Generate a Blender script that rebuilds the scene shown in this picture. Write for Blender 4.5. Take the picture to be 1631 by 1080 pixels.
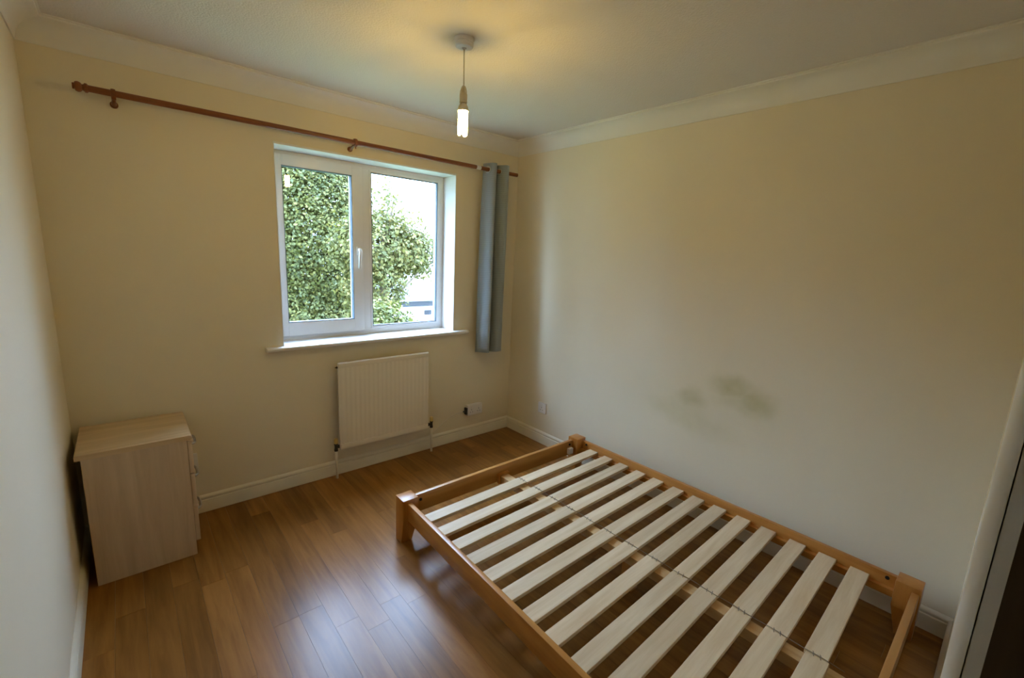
import bpy, bmesh, math, random
import numpy as np
from mathutils import Vector, Matrix

for o in list(bpy.data.objects):
    bpy.data.objects.remove(o)
scene = bpy.context.scene
COL = scene.collection
random.seed(7)

# ------------------------------------------------------------------ camera
CAM = dict(loc=(-2.5174, -2.8857, 1.5246), yaw=0.7206, pitch=0.1864, roll=0.0444, f=712.39)
cam_data = bpy.data.cameras.new('camera')
cam = bpy.data.objects.new('camera', cam_data)
COL.objects.link(cam)
cy, sy = math.cos(CAM['yaw']), math.sin(CAM['yaw'])
cp, sp = math.cos(CAM['pitch']), math.sin(CAM['pitch'])
F = Vector((sy * cp, cy * cp, -sp)); R0 = Vector((cy, -sy, 0)); U0 = R0.cross(F)
cr, sr = math.cos(CAM['roll']), math.sin(CAM['roll'])
R = cr * R0 + sr * U0; U = -sr * R0 + cr * U0
m = Matrix((R, U, -F)).transposed().to_4x4()
m.translation = Vector(CAM['loc'])
cam.matrix_world = m
cam_data.sensor_fit = 'HORIZONTAL'
cam_data.sensor_width = 36.0
cam_data.lens = CAM['f'] / 1631.0 * 36.0
cam_data.clip_start = 0.02
scene.camera = cam

# ------------------------------------------------------------------ world: an even, bright overcast sky
SKY_ZENITH = 42.0        # overcast sky: zenith three times as bright as the horizon
SKY_COLOR = (0.56, 0.77, 1.18, 1)
world = bpy.data.worlds.new('overcast_sky')
scene.world = world
world.use_nodes = True
wn = world.node_tree
bg = wn.nodes['Background']
bg.inputs['Color'].default_value = SKY_COLOR
wtc = wn.nodes.new('ShaderNodeTexCoord')
wsep = wn.nodes.new('ShaderNodeSeparateXYZ')
wn.links.new(wtc.outputs['Generated'], wsep.inputs[0])
wmr = wn.nodes.new('ShaderNodeMapRange')
wmr.inputs['From Min'].default_value = 0.0; wmr.inputs['From Max'].default_value = 1.0
wmr.inputs['To Min'].default_value = SKY_ZENITH / 3; wmr.inputs['To Max'].default_value = SKY_ZENITH
wn.links.new(wsep.outputs['Z'], wmr.inputs['Value'])
wn.links.new(wmr.outputs[0], bg.inputs['Strength'])

BULB_STRENGTH = 178.0
BULB_COLOR = (1.0, 0.66, 0.17, 1)

scene.view_settings.view_transform = 'Standard'
scene.view_settings.look = 'None'
scene.view_settings.gamma = 1.0
scene.view_settings.use_curve_mapping = False
scene.view_settings.exposure = 0.0

# ------------------------------------------------------------------ material helpers
def new_mat(name):
    mt = bpy.data.materials.new(name)
    mt.use_nodes = True
    nt = mt.node_tree
    return mt, nt, nt.nodes['Principled BSDF']

def N(nt, kind, **kw):
    n = nt.nodes.new(kind)
    for k, v in kw.items():
        if k.startswith('i_'):
            n.inputs[k[2:].replace('_', ' ')].default_value = v
        else:
            setattr(n, k, v)
    return n

def coords(nt, scale=(1, 1, 1), kind='Object'):
    tc = N(nt, 'ShaderNodeTexCoord')
    mp = N(nt, 'ShaderNodeMapping')
    mp.inputs['Scale'].default_value = scale
    nt.links.new(tc.outputs[kind], mp.inputs['Vector'])
    return mp.outputs['Vector']

def ramp(nt, fac, stops):
    r = N(nt, 'ShaderNodeValToRGB')
    el = r.color_ramp.elements
    while len(el) < len(stops):
        el.new(0.5)
    for e, (p, c) in zip(el, stops):
        e.position = p; e.color = (*c, 1)
    nt.links.new(fac, r.inputs['Fac'])
    return r.outputs['Color']

def bump(nt, bsdf, height, strength, dist):
    b = N(nt, 'ShaderNodeBump')
    b.inputs['Strength'].default_value = strength
    b.inputs['Distance'].default_value = dist
    nt.links.new(height, b.inputs['Height'])
    nt.links.new(b.outputs['Normal'], bsdf.inputs['Normal'])

def plain(name, col, rough=0.5, metal=0.0, var=0.06, scale=14.0, bumpd=0.0, spec=0.5):
    mt, nt, b = new_mat(name)
    n = N(nt, 'ShaderNodeTexNoise', i_Scale=scale, i_Detail=3.0)
    nt.links.new(coords(nt), n.inputs['Vector'])
    lo = tuple(max(0, c * (1 - var)) for c in col); hi = tuple(min(1, c * (1 + var)) for c in col)
    nt.links.new(ramp(nt, n.outputs['Fac'], [(0.3, lo), (0.7, hi)]), b.inputs['Base Color'])
    b.inputs['Roughness'].default_value = rough
    b.inputs['Metallic'].default_value = metal
    b.inputs['Specular IOR Level'].default_value = spec
    if bumpd:
        bump(nt, b, n.outputs['Fac'], 0.5, bumpd)
    return mt

def wood(name, dark, light, scale, rough=0.45, streak=6.0, rand=True, spec=0.5, tint=0.0, bumpd=0.0003):
    """grain streaks drawn out along one axis (scale small on that axis)"""
    mt, nt, b = new_mat(name)
    v = coords(nt, scale)
    if rand:
        oi = N(nt, 'ShaderNodeObjectInfo')
        mul = N(nt, 'ShaderNodeVectorMath', operation='ADD')
        cmb = N(nt, 'ShaderNodeCombineXYZ')
        mm = N(nt, 'ShaderNodeMath', operation='MULTIPLY'); mm.inputs[1].default_value = 37.0
        nt.links.new(oi.outputs['Random'], mm.inputs[0])
        for k in range(3):
            nt.links.new(mm.outputs[0], cmb.inputs[k])
        nt.links.new(v, mul.inputs[0]); nt.links.new(cmb.outputs[0], mul.inputs[1])
        v = mul.outputs[0]
    n = N(nt, 'ShaderNodeTexNoise', i_Scale=1.0, i_Detail=5.0, i_Roughness=0.6, i_Distortion=0.4)
    nt.links.new(v, n.inputs['Vector'])
    col = ramp(nt, n.outputs['Fac'], [(0.28, dark), (0.72, light)])
    if rand and tint:
        hsv = N(nt, 'ShaderNodeHueSaturation')
        mr = N(nt, 'ShaderNodeMapRange'); mr.inputs['To Min'].default_value = 1 - tint; mr.inputs['To Max'].default_value = 1 + tint
        nt.links.new(oi.outputs['Random'], mr.inputs['Value'])
        nt.links.new(mr.outputs[0], hsv.inputs['Value'])
        nt.links.new(col, hsv.inputs['Color'])
        col = hsv.outputs['Color']
    nt.links.new(col, b.inputs['Base Color'])
    b.inputs['Roughness'].default_value = rough
    b.inputs['Specular IOR Level'].default_value = spec
    if bumpd:
        bump(nt, b, n.outputs['Fac'], 0.3, bumpd)
    return mt

# ------------------------------------------------------------------ materials
WALL = (0.80, 0.715, 0.53)
def wall_mat(name, stain=False):
    mt, nt, b = new_mat(name)
    tc = N(nt, 'ShaderNodeTexCoord')
    n = N(nt, 'ShaderNodeTexNoise', i_Scale=1.6, i_Detail=4.0)
    nt.links.new(tc.outputs['Object'], n.inputs['Vector'])
    col = ramp(nt, n.outputs['Fac'], [(0.3, tuple(c * 0.97 for c in WALL)), (0.7, tuple(min(1, c * 1.02) for c in WALL))])
    if stain:
        dn = N(nt, 'ShaderNodeTexNoise', i_Scale=7.0, i_Detail=3.0)
        nt.links.new(tc.outputs['Object'], dn.inputs['Vector'])
        sub = N(nt, 'ShaderNodeVectorMath', operation='SUBTRACT'); sub.inputs[1].default_value = (0.5, 0.5, 0.5)
        nt.links.new(dn.outputs['Color'], sub.inputs[0])
        sc = N(nt, 'ShaderNodeVectorMath', operation='SCALE'); sc.inputs['Scale'].default_value = 0.10
        nt.links.new(sub.outputs[0], sc.inputs[0])
        pos = N(nt, 'ShaderNodeVectorMath', operation='ADD')
        nt.links.new(tc.outputs['Object'], pos.inputs[0]); nt.links.new(sc.outputs[0], pos.inputs[1])
        total = None
        # (y, z, radius y, radius z, weight): damp patches on the plaster
        for (y, z, ry, rz, w) in ((-1.90, 0.845, 0.15, 0.075, 0.60), (-2.04, 0.80, 0.115, 0.095, 0.60), (-1.97, 0.765, 0.17, 0.06, 0.35),
                                  (-1.67, 0.735, 0.10, 0.06, 0.40), (-1.60, 0.62, 0.22, 0.10, 0.22), (-1.80, 0.56, 0.22, 0.08, 0.16),
                                  (-1.42, 0.68, 0.25, 0.16, 0.12), (-1.85, 0.72, 0.42, 0.22, 0.10)):
            s = N(nt, 'ShaderNodeVectorMath', operation='SUBTRACT'); s.inputs[1].default_value = (0, y, z)
            nt.links.new(pos.outputs[0], s.inputs[0])
            mu = N(nt, 'ShaderNodeVectorMath', operation='MULTIPLY'); mu.inputs[1].default_value = (0, 1 / ry, 1 / rz)
            nt.links.new(s.outputs[0], mu.inputs[0])
            ln = N(nt, 'ShaderNodeVectorMath', operation='LENGTH')
            nt.links.new(mu.outputs[0], ln.inputs[0])
            mr = N(nt, 'ShaderNodeMapRange', interpolation_type='SMOOTHSTEP')
            mr.inputs['From Min'].default_value = 0.2; mr.inputs['From Max'].default_value = 1.25
            mr.inputs['To Min'].default_value = w; mr.inputs['To Max'].default_value = 0.0
            nt.links.new(ln.outputs['Value'], mr.inputs['Value'])
            if total is None:
                total = mr.outputs[0]
            else:
                a = N(nt, 'ShaderNodeMath', operation='MAXIMUM' if w > 0.25 else 'ADD')
                nt.links.new(total, a.inputs[0]); nt.links.new(mr.outputs[0], a.inputs[1])
                total = a.outputs[0]
        fn = N(nt, 'ShaderNodeTexNoise', i_Scale=9.0, i_Detail=3.0)
        nt.links.new(tc.outputs['Object'], fn.inputs['Vector'])
        fr = N(nt, 'ShaderNodeMapRange'); fr.inputs['From Min'].default_value = 0.3; fr.inputs['From Max'].default_value = 0.7
        fr.inputs['To Min'].default_value = 0.55; fr.inputs['To Max'].default_value = 0.95
        nt.links.new(fn.outputs['Fac'], fr.inputs['Value'])
        mm = N(nt, 'ShaderNodeMath', operation='MULTIPLY', use_clamp=True)
        nt.links.new(total, mm.inputs[0]); nt.links.new(fr.outputs[0], mm.inputs[1])
        mx = N(nt, 'ShaderNodeMix', data_type='RGBA')
        nt.links.new(mm.outputs[0], mx.inputs['Factor'])
        nt.links.new(col, mx.inputs[6]); mx.inputs[7].default_value = (0.44, 0.395, 0.15, 1)
        col = mx.outputs[2]
    nt.links.new(col, b.inputs['Base Color'])
    b.inputs['Roughness'].default_value = 0.75
    b.inputs['Specular IOR Level'].default_value = 0.25
    f = N(nt, 'ShaderNodeTexNoise', i_Scale=90.0, i_Detail=2.0)
    nt.links.new(tc.outputs['Object'], f.inputs['Vector'])
    bump(nt, b, f.outputs['Fac'], 0.25, 0.0012)
    return mt

M = {}
M['wall'] = wall_mat('cream_emulsion')
M['wall_stain'] = wall_mat('cream_emulsion_with_damp', stain=True)
def artex():
    mt, nt, b = new_mat('stippled_ceiling')
    tc = N(nt, 'ShaderNodeTexCoord')
    n = N(nt, 'ShaderNodeTexNoise', i_Scale=120.0, i_Detail=3.0)
    nt.links.new(tc.outputs['Object'], n.inputs['Vector'])
    v = N(nt, 'ShaderNodeTexVoronoi', i_Scale=130.0)
    nt.links.new(tc.outputs['Object'], v.inputs['Vector'])
    a = N(nt, 'ShaderNodeMath', operation='SUBTRACT')
    nt.links.new(n.outputs['Fac'], a.inputs[0]); nt.links.new(v.outputs['Distance'], a.inputs[1])
    b.inputs['Base Color'].default_value = (0.76, 0.725, 0.67, 1)
    b.inputs['Roughness'].default_value = 0.85
    b.inputs['Specular IOR Level'].default_value = 0.2
    bump(nt, b, a.outputs[0], 0.5, 0.0022)
    return mt
M['ceiling'] = artex()
M['coving'] = plain('white_coving_paint', (0.80, 0.775, 0.70), 0.7, var=0.02, scale=5)
M['skirting'] = plain('cream_gloss_paint', (0.78, 0.72, 0.57), 0.38, var=0.03, scale=6)
M['laminate'] = wood('oak_laminate', (0.185, 0.072, 0.012), (0.35, 0.152, 0.034), (26, 2.2, 26), rough=0.28, tint=0.18, spec=0.30, bumpd=0.0002)
M['underlay'] = plain('dark_underlay', (0.06, 0.035, 0.02), 0.9)
M['upvc'] = plain('white_upvc', (0.84, 0.84, 0.83), 0.3, var=0.01)
M['reveal'] = plain('white_reveal_paint', (0.82, 0.82, 0.80), 0.55, var=0.02)
M['seal'] = plain('grey_glazing_seal', (0.10, 0.14, 0.17), 0.6)
M['white_paint'] = plain('white_gloss_paint', (0.80, 0.79, 0.75), 0.33, var=0.02)
M['dark_door'] = wood('dark_brown_stained_wood', (0.035, 0.018, 0.008), (0.075, 0.042, 0.02), (30, 30, 2), rough=0.5, rand=False)
M['pole_wood'] = wood('reddish_brown_wood', (0.14, 0.036, 0.008), (0.26, 0.080, 0.018), (3, 60, 60), rough=0.35, rand=False)
M['pine_pale'] = wood('bare_pale_pine', (0.60, 0.43, 0.24), (0.76, 0.61, 0.40), (2.2, 30, 30), rough=0.5, tint=0.10)
M['pine_frame'] = wood('varnished_honey_pine', (0.40, 0.155, 0.028), (0.58, 0.27, 0.065), (18, 2.0, 18), rough=0.31, tint=0.05)
M['pine_frame_x'] = wood('varnished_honey_pine_cross_grain', (0.40, 0.170, 0.036), (0.58, 0.29, 0.080), (2.0, 18, 18), rough=0.31, tint=0.05)
M['pine_beam'] = wood('pale_planed_pine', (0.52, 0.30, 0.12), (0.70, 0.48, 0.24), (18, 2.0, 18), rough=0.32, tint=0.05)
M['pine_leg'] = wood('varnished_honey_pine_upright', (0.37, 0.135, 0.022), (0.55, 0.245, 0.055), (20, 20, 2.5), rough=0.30, tint=0.05)
M['cabinet'] = wood('maple_effect_board', (0.52, 0.37, 0.225), (0.68, 0.515, 0.34), (22, 22, 1.6), rough=0.5, rand=False, bumpd=0)
M['cabinet_top'] = wood('maple_effect_top', (0.52, 0.36, 0.19), (0.70, 0.51, 0.29), (2.2, 26, 26), rough=0.4, rand=False, bumpd=0)
M['steel'] = plain('brushed_steel', (0.50, 0.50, 0.50), 0.35, metal=1.0, var=0.05)
M['dark_metal'] = plain('dark_metal', (0.05, 0.045, 0.04), 0.45, metal=0.6)
M['brass'] = plain('brass_yellow_cap', (0.70, 0.50, 0.16), 0.4, var=0.05)
M['bolt'] = plain('black_bolt', (0.035, 0.03, 0.03), 0.4, metal=0.5)
M['radiator'] = plain('cream_radiator_enamel', (0.80, 0.73, 0.60), 0.35, var=0.01)
M['plastic'] = plain('white_plastic', (0.78, 0.76, 0.74), 0.35, var=0.02)
M['plastic_cream'] = plain('aged_white_plastic', (0.74, 0.68, 0.54), 0.4, var=0.02)
M['black_plastic'] = plain('black_plastic', (0.02, 0.02, 0.02), 0.45)
M['cord'] = plain('brown_grey_cord', (0.27, 0.23, 0.18), 0.8)
M['render_white'] = plain('white_render', (0.80, 0.80, 0.78), 0.8, var=0.04, scale=3)
M['roof'] = plain('grey_roof_felt', (0.032, 0.034, 0.037), 0.8, var=0.1, scale=6)
M['fascia'] = plain('dark_fascia', (0.010, 0.012, 0.015), 0.5)
M['bark'] = plain('grey_brown_bark', (0.13, 0.095, 0.06), 0.9, var=0.3, scale=20, bumpd=0.01)
M['lawn'] = plain('rough_grass', (0.10, 0.14, 0.05), 0.9, var=0.3, scale=4)
M['brick_outer'] = plain('brown_brickwork', (0.30, 0.17, 0.11), 0.85, var=0.2, scale=8)

def glass_mat():
    mt = bpy.data.materials.new('clear_window_glass'); mt.use_nodes = True
    nt = mt.node_tree; nt.nodes.remove(nt.nodes['Principled BSDF'])
    out = nt.nodes['Material Output']
    lw = N(nt, 'ShaderNodeLayerWeight'); lw.inputs['Blend'].default_value = 0.5
    pw = N(nt, 'ShaderNodeMath', operation='POWER'); pw.inputs[1].default_value = 5.0
    nt.links.new(lw.outputs['Facing'], pw.inputs[0])
    mr = N(nt, 'ShaderNodeMapRange'); mr.inputs['To Min'].default_value = 0.045; mr.inputs['To Max'].default_value = 0.9
    nt.links.new(pw.outputs[0], mr.inputs['Value'])
    t = N(nt, 'ShaderNodeBsdfTransparent'); t.inputs['Color'].default_value = (0.95, 0.975, 0.97, 1)
    g = N(nt, 'ShaderNodeBsdfGlossy'); g.inputs['Roughness'].default_value = 0.0
    mx = N(nt, 'ShaderNodeMixShader')
    nt.links.new(mr.outputs[0], mx.inputs['Fac'])
    nt.links.new(t.outputs[0], mx.inputs[1]); nt.links.new(g.outputs[0], mx.inputs[2])
    nt.links.new(mx.outputs[0], out.inputs['Surface'])
    return mt
M['glass'] = glass_mat()

def bulb_mat():
    mt, nt, b = new_mat('glowing_lamp_tube')
    b.inputs['Base Color'].default_value = (0.9, 0.88, 0.8, 1)
    b.inputs['Emission Color'].default_value = BULB_COLOR
    b.inputs['Emission Strength'].default_value = BULB_STRENGTH
    return mt
M['bulb'] = bulb_mat()

def curtain_mat():
    mt, nt, b = new_mat('grey_blue_woven_fabric')
    tc = N(nt, 'ShaderNodeTexCoord')
    br = N(nt, 'ShaderNodeTexChecker', i_Scale=160.0)
    nt.links.new(tc.outputs['UV'], br.inputs['Vector'])
    w = N(nt, 'ShaderNodeTexWave', i_Scale=26.0, i_Distortion=0.3, bands_direction='Y')
    nt.links.new(tc.outputs['UV'], w.inputs['Vector'])
    col = ramp(nt, w.outputs['Fac'], [(0.15, (0.235, 0.275, 0.285)), (0.7, (0.315, 0.36, 0.37))])
    nt.links.new(col, b.inputs['Base Color'])
    b.inputs['Roughness'].default_value = 0.85
    b.inputs['Sheen Weight'].default_value = 0.2
    bump(nt, b, w.outputs['Fac'], 0.3, 0.0015)
    return mt
M['curtain'] = curtain_mat()

def leaf_mat(name, a, b_, c):
    mt = bpy.data.materials.new(name); mt.use_nodes = True
    nt = mt.node_tree; bs = nt.nodes['Principled BSDF']; out = nt.nodes['Material Output']
    at = N(nt, 'ShaderNodeAttribute', attribute_name='leaf_shade')
    col = ramp(nt, at.outputs['Fac'], [(0.0, a), (0.5, b_), (1.0, c)])
    nt.links.new(col, bs.inputs['Base Color'])
    bs.inputs['Roughness'].default_value = 0.65
    tr = N(nt, 'ShaderNodeBsdfTranslucent')
    nt.links.new(col, tr.inputs['Color'])
    mx = N(nt, 'ShaderNodeMixShader'); mx.inputs['Fac'].default_value = 0.35
    nt.links.new(bs.outputs[0], mx.inputs[1]); nt.links.new(tr.outputs[0], mx.inputs[2])
    nt.links.new(mx.outputs[0], out.inputs['Surface'])
    return mt
M['leaf'] = leaf_mat('ivy_green_leaves', (0.034, 0.050, 0.008), (0.084, 0.092, 0.014), (0.165, 0.145, 0.024))
M['leaf2'] = leaf_mat('yellow_green_leaves', (0.042, 0.053, 0.009), (0.098, 0.098, 0.016), (0.185, 0.145, 0.030))

# ------------------------------------------------------------------ geometry helpers
ORG = {}
def link(name, data, parent=None):
    o = bpy.data.objects.new(name, data)
    COL.objects.link(o)
    if parent is not None:
        o.parent = parent
        ORG[o.name] = ORG[parent.name]
    return o

def info(o, label, cat, group=None, kind=None):
    if label: o['label'] = label
    if cat: o['category'] = cat
    if group: o['group'] = group
    if kind: o['kind'] = kind
    return o

def thing(name, loc, label, cat, group=None, kind=None):
    o = bpy.data.objects.new(name, None)
    COL.objects.link(o)
    o.empty_display_size = 0.1
    o.location = loc
    ORG[o.name] = Vector(loc)
    return info(o, label, cat, group, kind)

def build(name, bm, mat, parent=None, smooth=False, origin=None, label=None):
    """bm is in world coordinates; the mesh is stored relative to its thing's base"""
    bmesh.ops.recalc_face_normals(bm, faces=bm.faces[:])
    me = bpy.data.meshes.new(name)
    if parent is not None:
        org = ORG[parent.name]
    else:
        org = Vector(origin) if origin is not None else Vector((0, 0, 0))
    bmesh.ops.translate(bm, verts=bm.verts[:], vec=-org)
    bm.to_mesh(me); bm.free()
    if smooth:
        me.polygons.foreach_set('use_smooth', [True] * len(me.polygons))
        if smooth == 'auto':
            me.set_sharp_from_angle(angle=math.radians(35))
    me.materials.append(M[mat] if isinstance(mat, str) else mat)
    o = link(name, me, parent)
    if parent is None:
        o.location = org
        ORG[o.name] = org
    if label: o['label'] = label
    return o

def box(bm, x0, x1, y0, y1, z0, z1, bev=0.0, seg=2):
    vs = [bm.verts.new(c) for c in ((x0, y0, z0), (x1, y0, z0), (x1, y1, z0), (x0, y1, z0), (x0, y0, z1), (x1, y0, z1), (x1, y1, z1), (x0, y1, z1))]
    fs = [bm.faces.new([vs[i] for i in f]) for f in ((3, 2, 1, 0), (4, 5, 6, 7), (0, 1, 5, 4), (1, 2, 6, 5), (2, 3, 7, 6), (3, 0, 4, 7))]
    if bev:
        es = list({e for f in fs for e in f.edges})
        bmesh.ops.bevel(bm, geom=es, offset=bev, segments=seg, affect='EDGES', profile=0.6)
    return bm

def hexa(bm, bottom, top):
    """a six-sided solid from four bottom and four top corners"""
    vs = [bm.verts.new(c) for c in list(bottom) + list(top)]
    for f in ((3, 2, 1, 0), (4, 5, 6, 7), (0, 1, 5, 4), (1, 2, 6, 5), (2, 3, 7, 6), (3, 0, 4, 7)):
        bm.faces.new([vs[i] for i in f])
    return bm

def bevel_all(bm, off, seg=2):
    bmesh.ops.bevel(bm, geom=bm.edges[:], offset=off, segments=seg, affect='EDGES', profile=0.6)
    return bm

def tube(bm, pts, r, n=12, cap=True):
    pts = [Vector(p) for p in pts]
    rs = r if isinstance(r, (list, tuple)) else [r] * len(pts)
    rings = []
    ref = None
    for i, p in enumerate(pts):
        d = (pts[min(i + 1, len(pts) - 1)] - pts[max(i - 1, 0)]).normalized()
        if ref is None:
            ref = d.orthogonal().normalized()
        ref = (ref - d * ref.dot(d)).normalized()
        b = d.cross(ref)
        rings.append([bm.verts.new(p + rs[i] * (math.cos(2 * math.pi * k / n) * ref + math.sin(2 * math.pi * k / n) * b)) for k in range(n)])
    for a, b in zip(rings, rings[1:]):
        for k in range(n):
            bm.faces.new((a[k], a[(k + 1) % n], b[(k + 1) % n], b[k]))
    if cap:
        bm.faces.new(rings[0][::-1]); bm.faces.new(rings[-1])
    return bm

def lathe(bm, prof, c, axis='Z', n=24):
    """prof: list of (radius, height along axis) from c"""
    c = Vector(c)
    rings = []
    for r, h in prof:
        ring = []
        for k in range(n):
            a = 2 * math.pi * k / n
            u, v = max(r, 1e-4) * math.cos(a), max(r, 1e-4) * math.sin(a)
            off = {'Z': (u, v, h), 'X': (h, u, v), 'Y': (u, h, v)}[axis]
            ring.append(bm.verts.new(c + Vector(off)))
        rings.append(ring)
    for a, b in zip(rings, rings[1:]):
        for k in range(n):
            bm.faces.new((a[k], a[(k + 1) % n], b[(k + 1) % n], b[k]))
    bm.faces.new(rings[0][::-1]); bm.faces.new(rings[-1])
    return bm

def sweep(bm, prof, p0, p1, outv, up=(0, 0, 1)):
    """prof: (out, up) polygon extruded from p0 to p1"""
    p0, p1, outv, up = Vector(p0), Vector(p1), Vector(outv), Vector(up)
    a = [bm.verts.new(p0 + outv * u + up * v) for u, v in prof]
    b = [bm.verts.new(p1 + outv * u + up * v) for u, v in prof]
    n = len(prof)
    for k in range(n):
        bm.faces.new((a[k], a[(k + 1) % n], b[(k + 1) % n], b[k]))
    bm.faces.new(a[::-1]); bm.faces.new(b)
    return bm

B = bmesh.new

# ------------------------------------------------------------------ room shell
XL, YN, H = -2.764, -2.910, 2.400          # left wall, door wall, ceiling height
WX0, WX1, WZ0, WZ1 = -1.813, -0.597, 0.900, 2.085   # window opening
TH = 0.30
DX0, DX1, DZ = -2.690, -1.940, 2.02        # doorway the picture is taken from

bm = B()
box(bm, XL - 0.12, WX0, 0, TH, -0.02, H + 0.05)
box(bm, WX1, 0.12, 0, TH, -0.02, H + 0.05)
box(bm, WX0, WX1, 0, TH, -0.02, WZ0)
box(bm, WX0, WX1, 0, TH, WZ1, H + 0.05)
info(build('wall_back', bm, 'wall'), 'cream painted wall with the window, radiator and curtain pole', 'wall', kind='structure')
bm = box(B(), 0, 0.12, YN - 0.1, 0, -0.02, H + 0.05)
info(build('wall_right', bm, 'wall_stain'), 'cream painted wall behind the bed with greenish damp stains', 'wall', kind='structure')
bm = box(B(), XL - 0.12, XL, YN - 0.1, 0, -0.02, H + 0.05)
info(build('wall_left', bm, 'wall'), 'plain cream wall at the left edge beside the bedside cabinet', 'wall', kind='structure')
bm = B()
box(bm, XL, DX0 - 0.03, YN - 0.1, YN, -0.02, H + 0.05)
box(bm, DX1 + 0.031, 0, YN - 0.1, YN, -0.02, H + 0.05)
box(bm, DX0 - 0.03, DX1 + 0.03, YN - 0.1, YN, DZ + 0.03, H + 0.05)
info(build('wall_front', bm, 'wall'), 'cream wall with the doorway at the near end of the bed', 'wall', kind='structure')
bm = box(B(), XL, 0, YN, 0, H, H + 0.05)
info(build('ceiling', bm, 'ceiling'), 'white stippled ceiling with the bare bulb pendant', 'ceiling', kind='structure')

# landing beyond the doorway, closed in so that no daylight comes from behind
bm = B()
box(bm, -3.2, -0.8, -4.30, -4.20, -0.02, H + 0.05)
box(bm, -3.3, -3.2, -4.30, YN - 0.1, -0.02, H + 0.05)
box(bm, -0.8, -0.7, -4.30, YN - 0.1, -0.02, H + 0.05)
box(bm, -3.3, XL - 0.12, YN - 0.1, YN - 0.02, -0.02, H + 0.05)
info(build('wall_landing', bm, 'wall'), 'landing walls beyond the doorway behind the viewer', 'wall', kind='structure')
bm = box(B(), -3.3, -0.7, -4.30, YN - 0.1, H, H + 0.05)
info(build('ceiling_landing', bm, 'ceiling'), 'landing ceiling beyond the doorway behind the viewer', 'ceiling', kind='structure')
bm = box(B(), -3.3, -0.7, -4.30, YN - 0.1, -0.03, 0.0)
info(build('floor_landing', bm, 'underlay'), 'dark landing floor beyond the doorway behind the viewer', 'floor', kind='structure')

# floor: laminate strips, each a piece of its own on a dark underlay
floor = info(build('floor', box(B(), XL, 0, YN - 0.1, 0, -0.05, -0.008), 'underlay'), 'brown oak laminate floor of narrow boards running towards the window', 'floor', kind='structure')
PW = 0.0965
rnd = random.Random(3)
k = 0
x = XL + 0.008
while x < -0.012:
    x1 = min(x + PW, -0.008)
    y = YN - 0.1 + 0.001
    ln = rnd.uniform(0.15, 0.9)
    while y < -0.01:
        y1 = y + ln
        if y1 > -0.16: y1 = -0.008
        bm = B()
        cx_, cy_ = (x + x1) / 2, (y + y1) / 2
        hx, hy = (x1 - x) / 2 - 0.0003, (y1 - y) / 2 - 0.0003
        c = 0.0009
        hexa(bm, [(-hx, -hy, -0.008), (hx, -hy, -0.008), (hx, hy, -0.008), (-hx, hy, -0.008)], [(-hx, -hy, -c), (hx, -hy, -c), (hx, hy, -c), (-hx, hy, -c)])
        top = [f for f in bm.faces if f.calc_center_median().z > -0.0012 and abs(f.normal.z) > 0.5 or all(v.co.z > -0.002 for v in f.verts)]
        r = bmesh.ops.inset_region(bm, faces=top, thickness=0.0009)
        for f in top:
            for v in f.verts: v.co.z = 0.0
        bmesh.ops.recalc_face_normals(bm, faces=bm.faces[:])
        me = bpy.data.meshes.new('plank'); bm.to_mesh(me); bm.free()
        me.materials.append(M['laminate'])
        o = link('plank', me, floor); o.location = (cx_, cy_, 0)
        y = y1
        ln = rnd.choice((0.62, 0.9, 1.2))
    x = x1

# skirting boards with a stepped, rounded top
SK = [(0, 0), (0.016, 0), (0.016, 0.066), (0.0145, 0.071), (0.009, 0.0735), (0.009, 0.078), (0.014, 0.081), (0.0150, 0.086), (0.0135, 0.092), (0.008, 0.097), (0.003, 0.101), (0, 0.101)]
def skirting(side, p0, p1, outv, label):
    bm = sweep(B(), SK, p0, p1, outv)
    info(build('baseboard_' + side, bm, 'skirting', smooth='auto'), label, 'skirting board', kind='structure')
z0 = 0.0015
skirting('back', (XL, 0, z0), (0, 0, z0), (0, -1, 0), 'cream skirting board under the window behind the radiator pipes')
skirting('right', (0, -0.016, z0), (0, YN, z0), (-1, 0, 0), 'cream skirting board along the stained wall behind the bed')
skirting('left', (XL, -0.016, z0), (XL, YN, z0), (1, 0, 0), 'cream skirting board along the left wall by the cabinet')
skirting('front', (DX1 + 0.062, YN, z0), (-0.016, YN, z0), (0, 1, 0), 'short cream skirting board between the door casing and the bed end')

# coving
CV = [(0, 0), (0.0, -0.100), (0.005, -0.100), (0.0065, -0.094)]
for i in range(9):
    t = math.radians(4 + 82 * i / 8)
    CV.append((0.0065 + 0.079 * (1 - math.cos(t)) , -0.094 + 0.079 * math.sin(t)))
CV += [(0.0875, -0.0125), (0.0885, -0.006), (0.096, -0.005), (0.096, 0)]
def coving(n, p0, p1, outv, label):
    bm = sweep(B(), CV, p0, p1, outv)
    info(build('trim_%d' % n, bm, 'coving', smooth='auto'), label, 'coving', kind='structure')
zc = H - 0.0005
coving(1, (XL, 0, zc), (0, 0, zc), (0, -1, 0), 'white curved coving above the window wall')
coving(2, (0, 0, zc), (0, YN, zc), (-1, 0, 0), 'white curved coving above the stained wall')
coving(3, (XL, 0, zc), (XL, YN, zc), (1, 0, 0), 'white curved coving above the left wall')
coving(4, (XL, YN, zc), (0, YN, zc), (0, 1, 0), 'white curved coving above the doorway wall')

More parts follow.
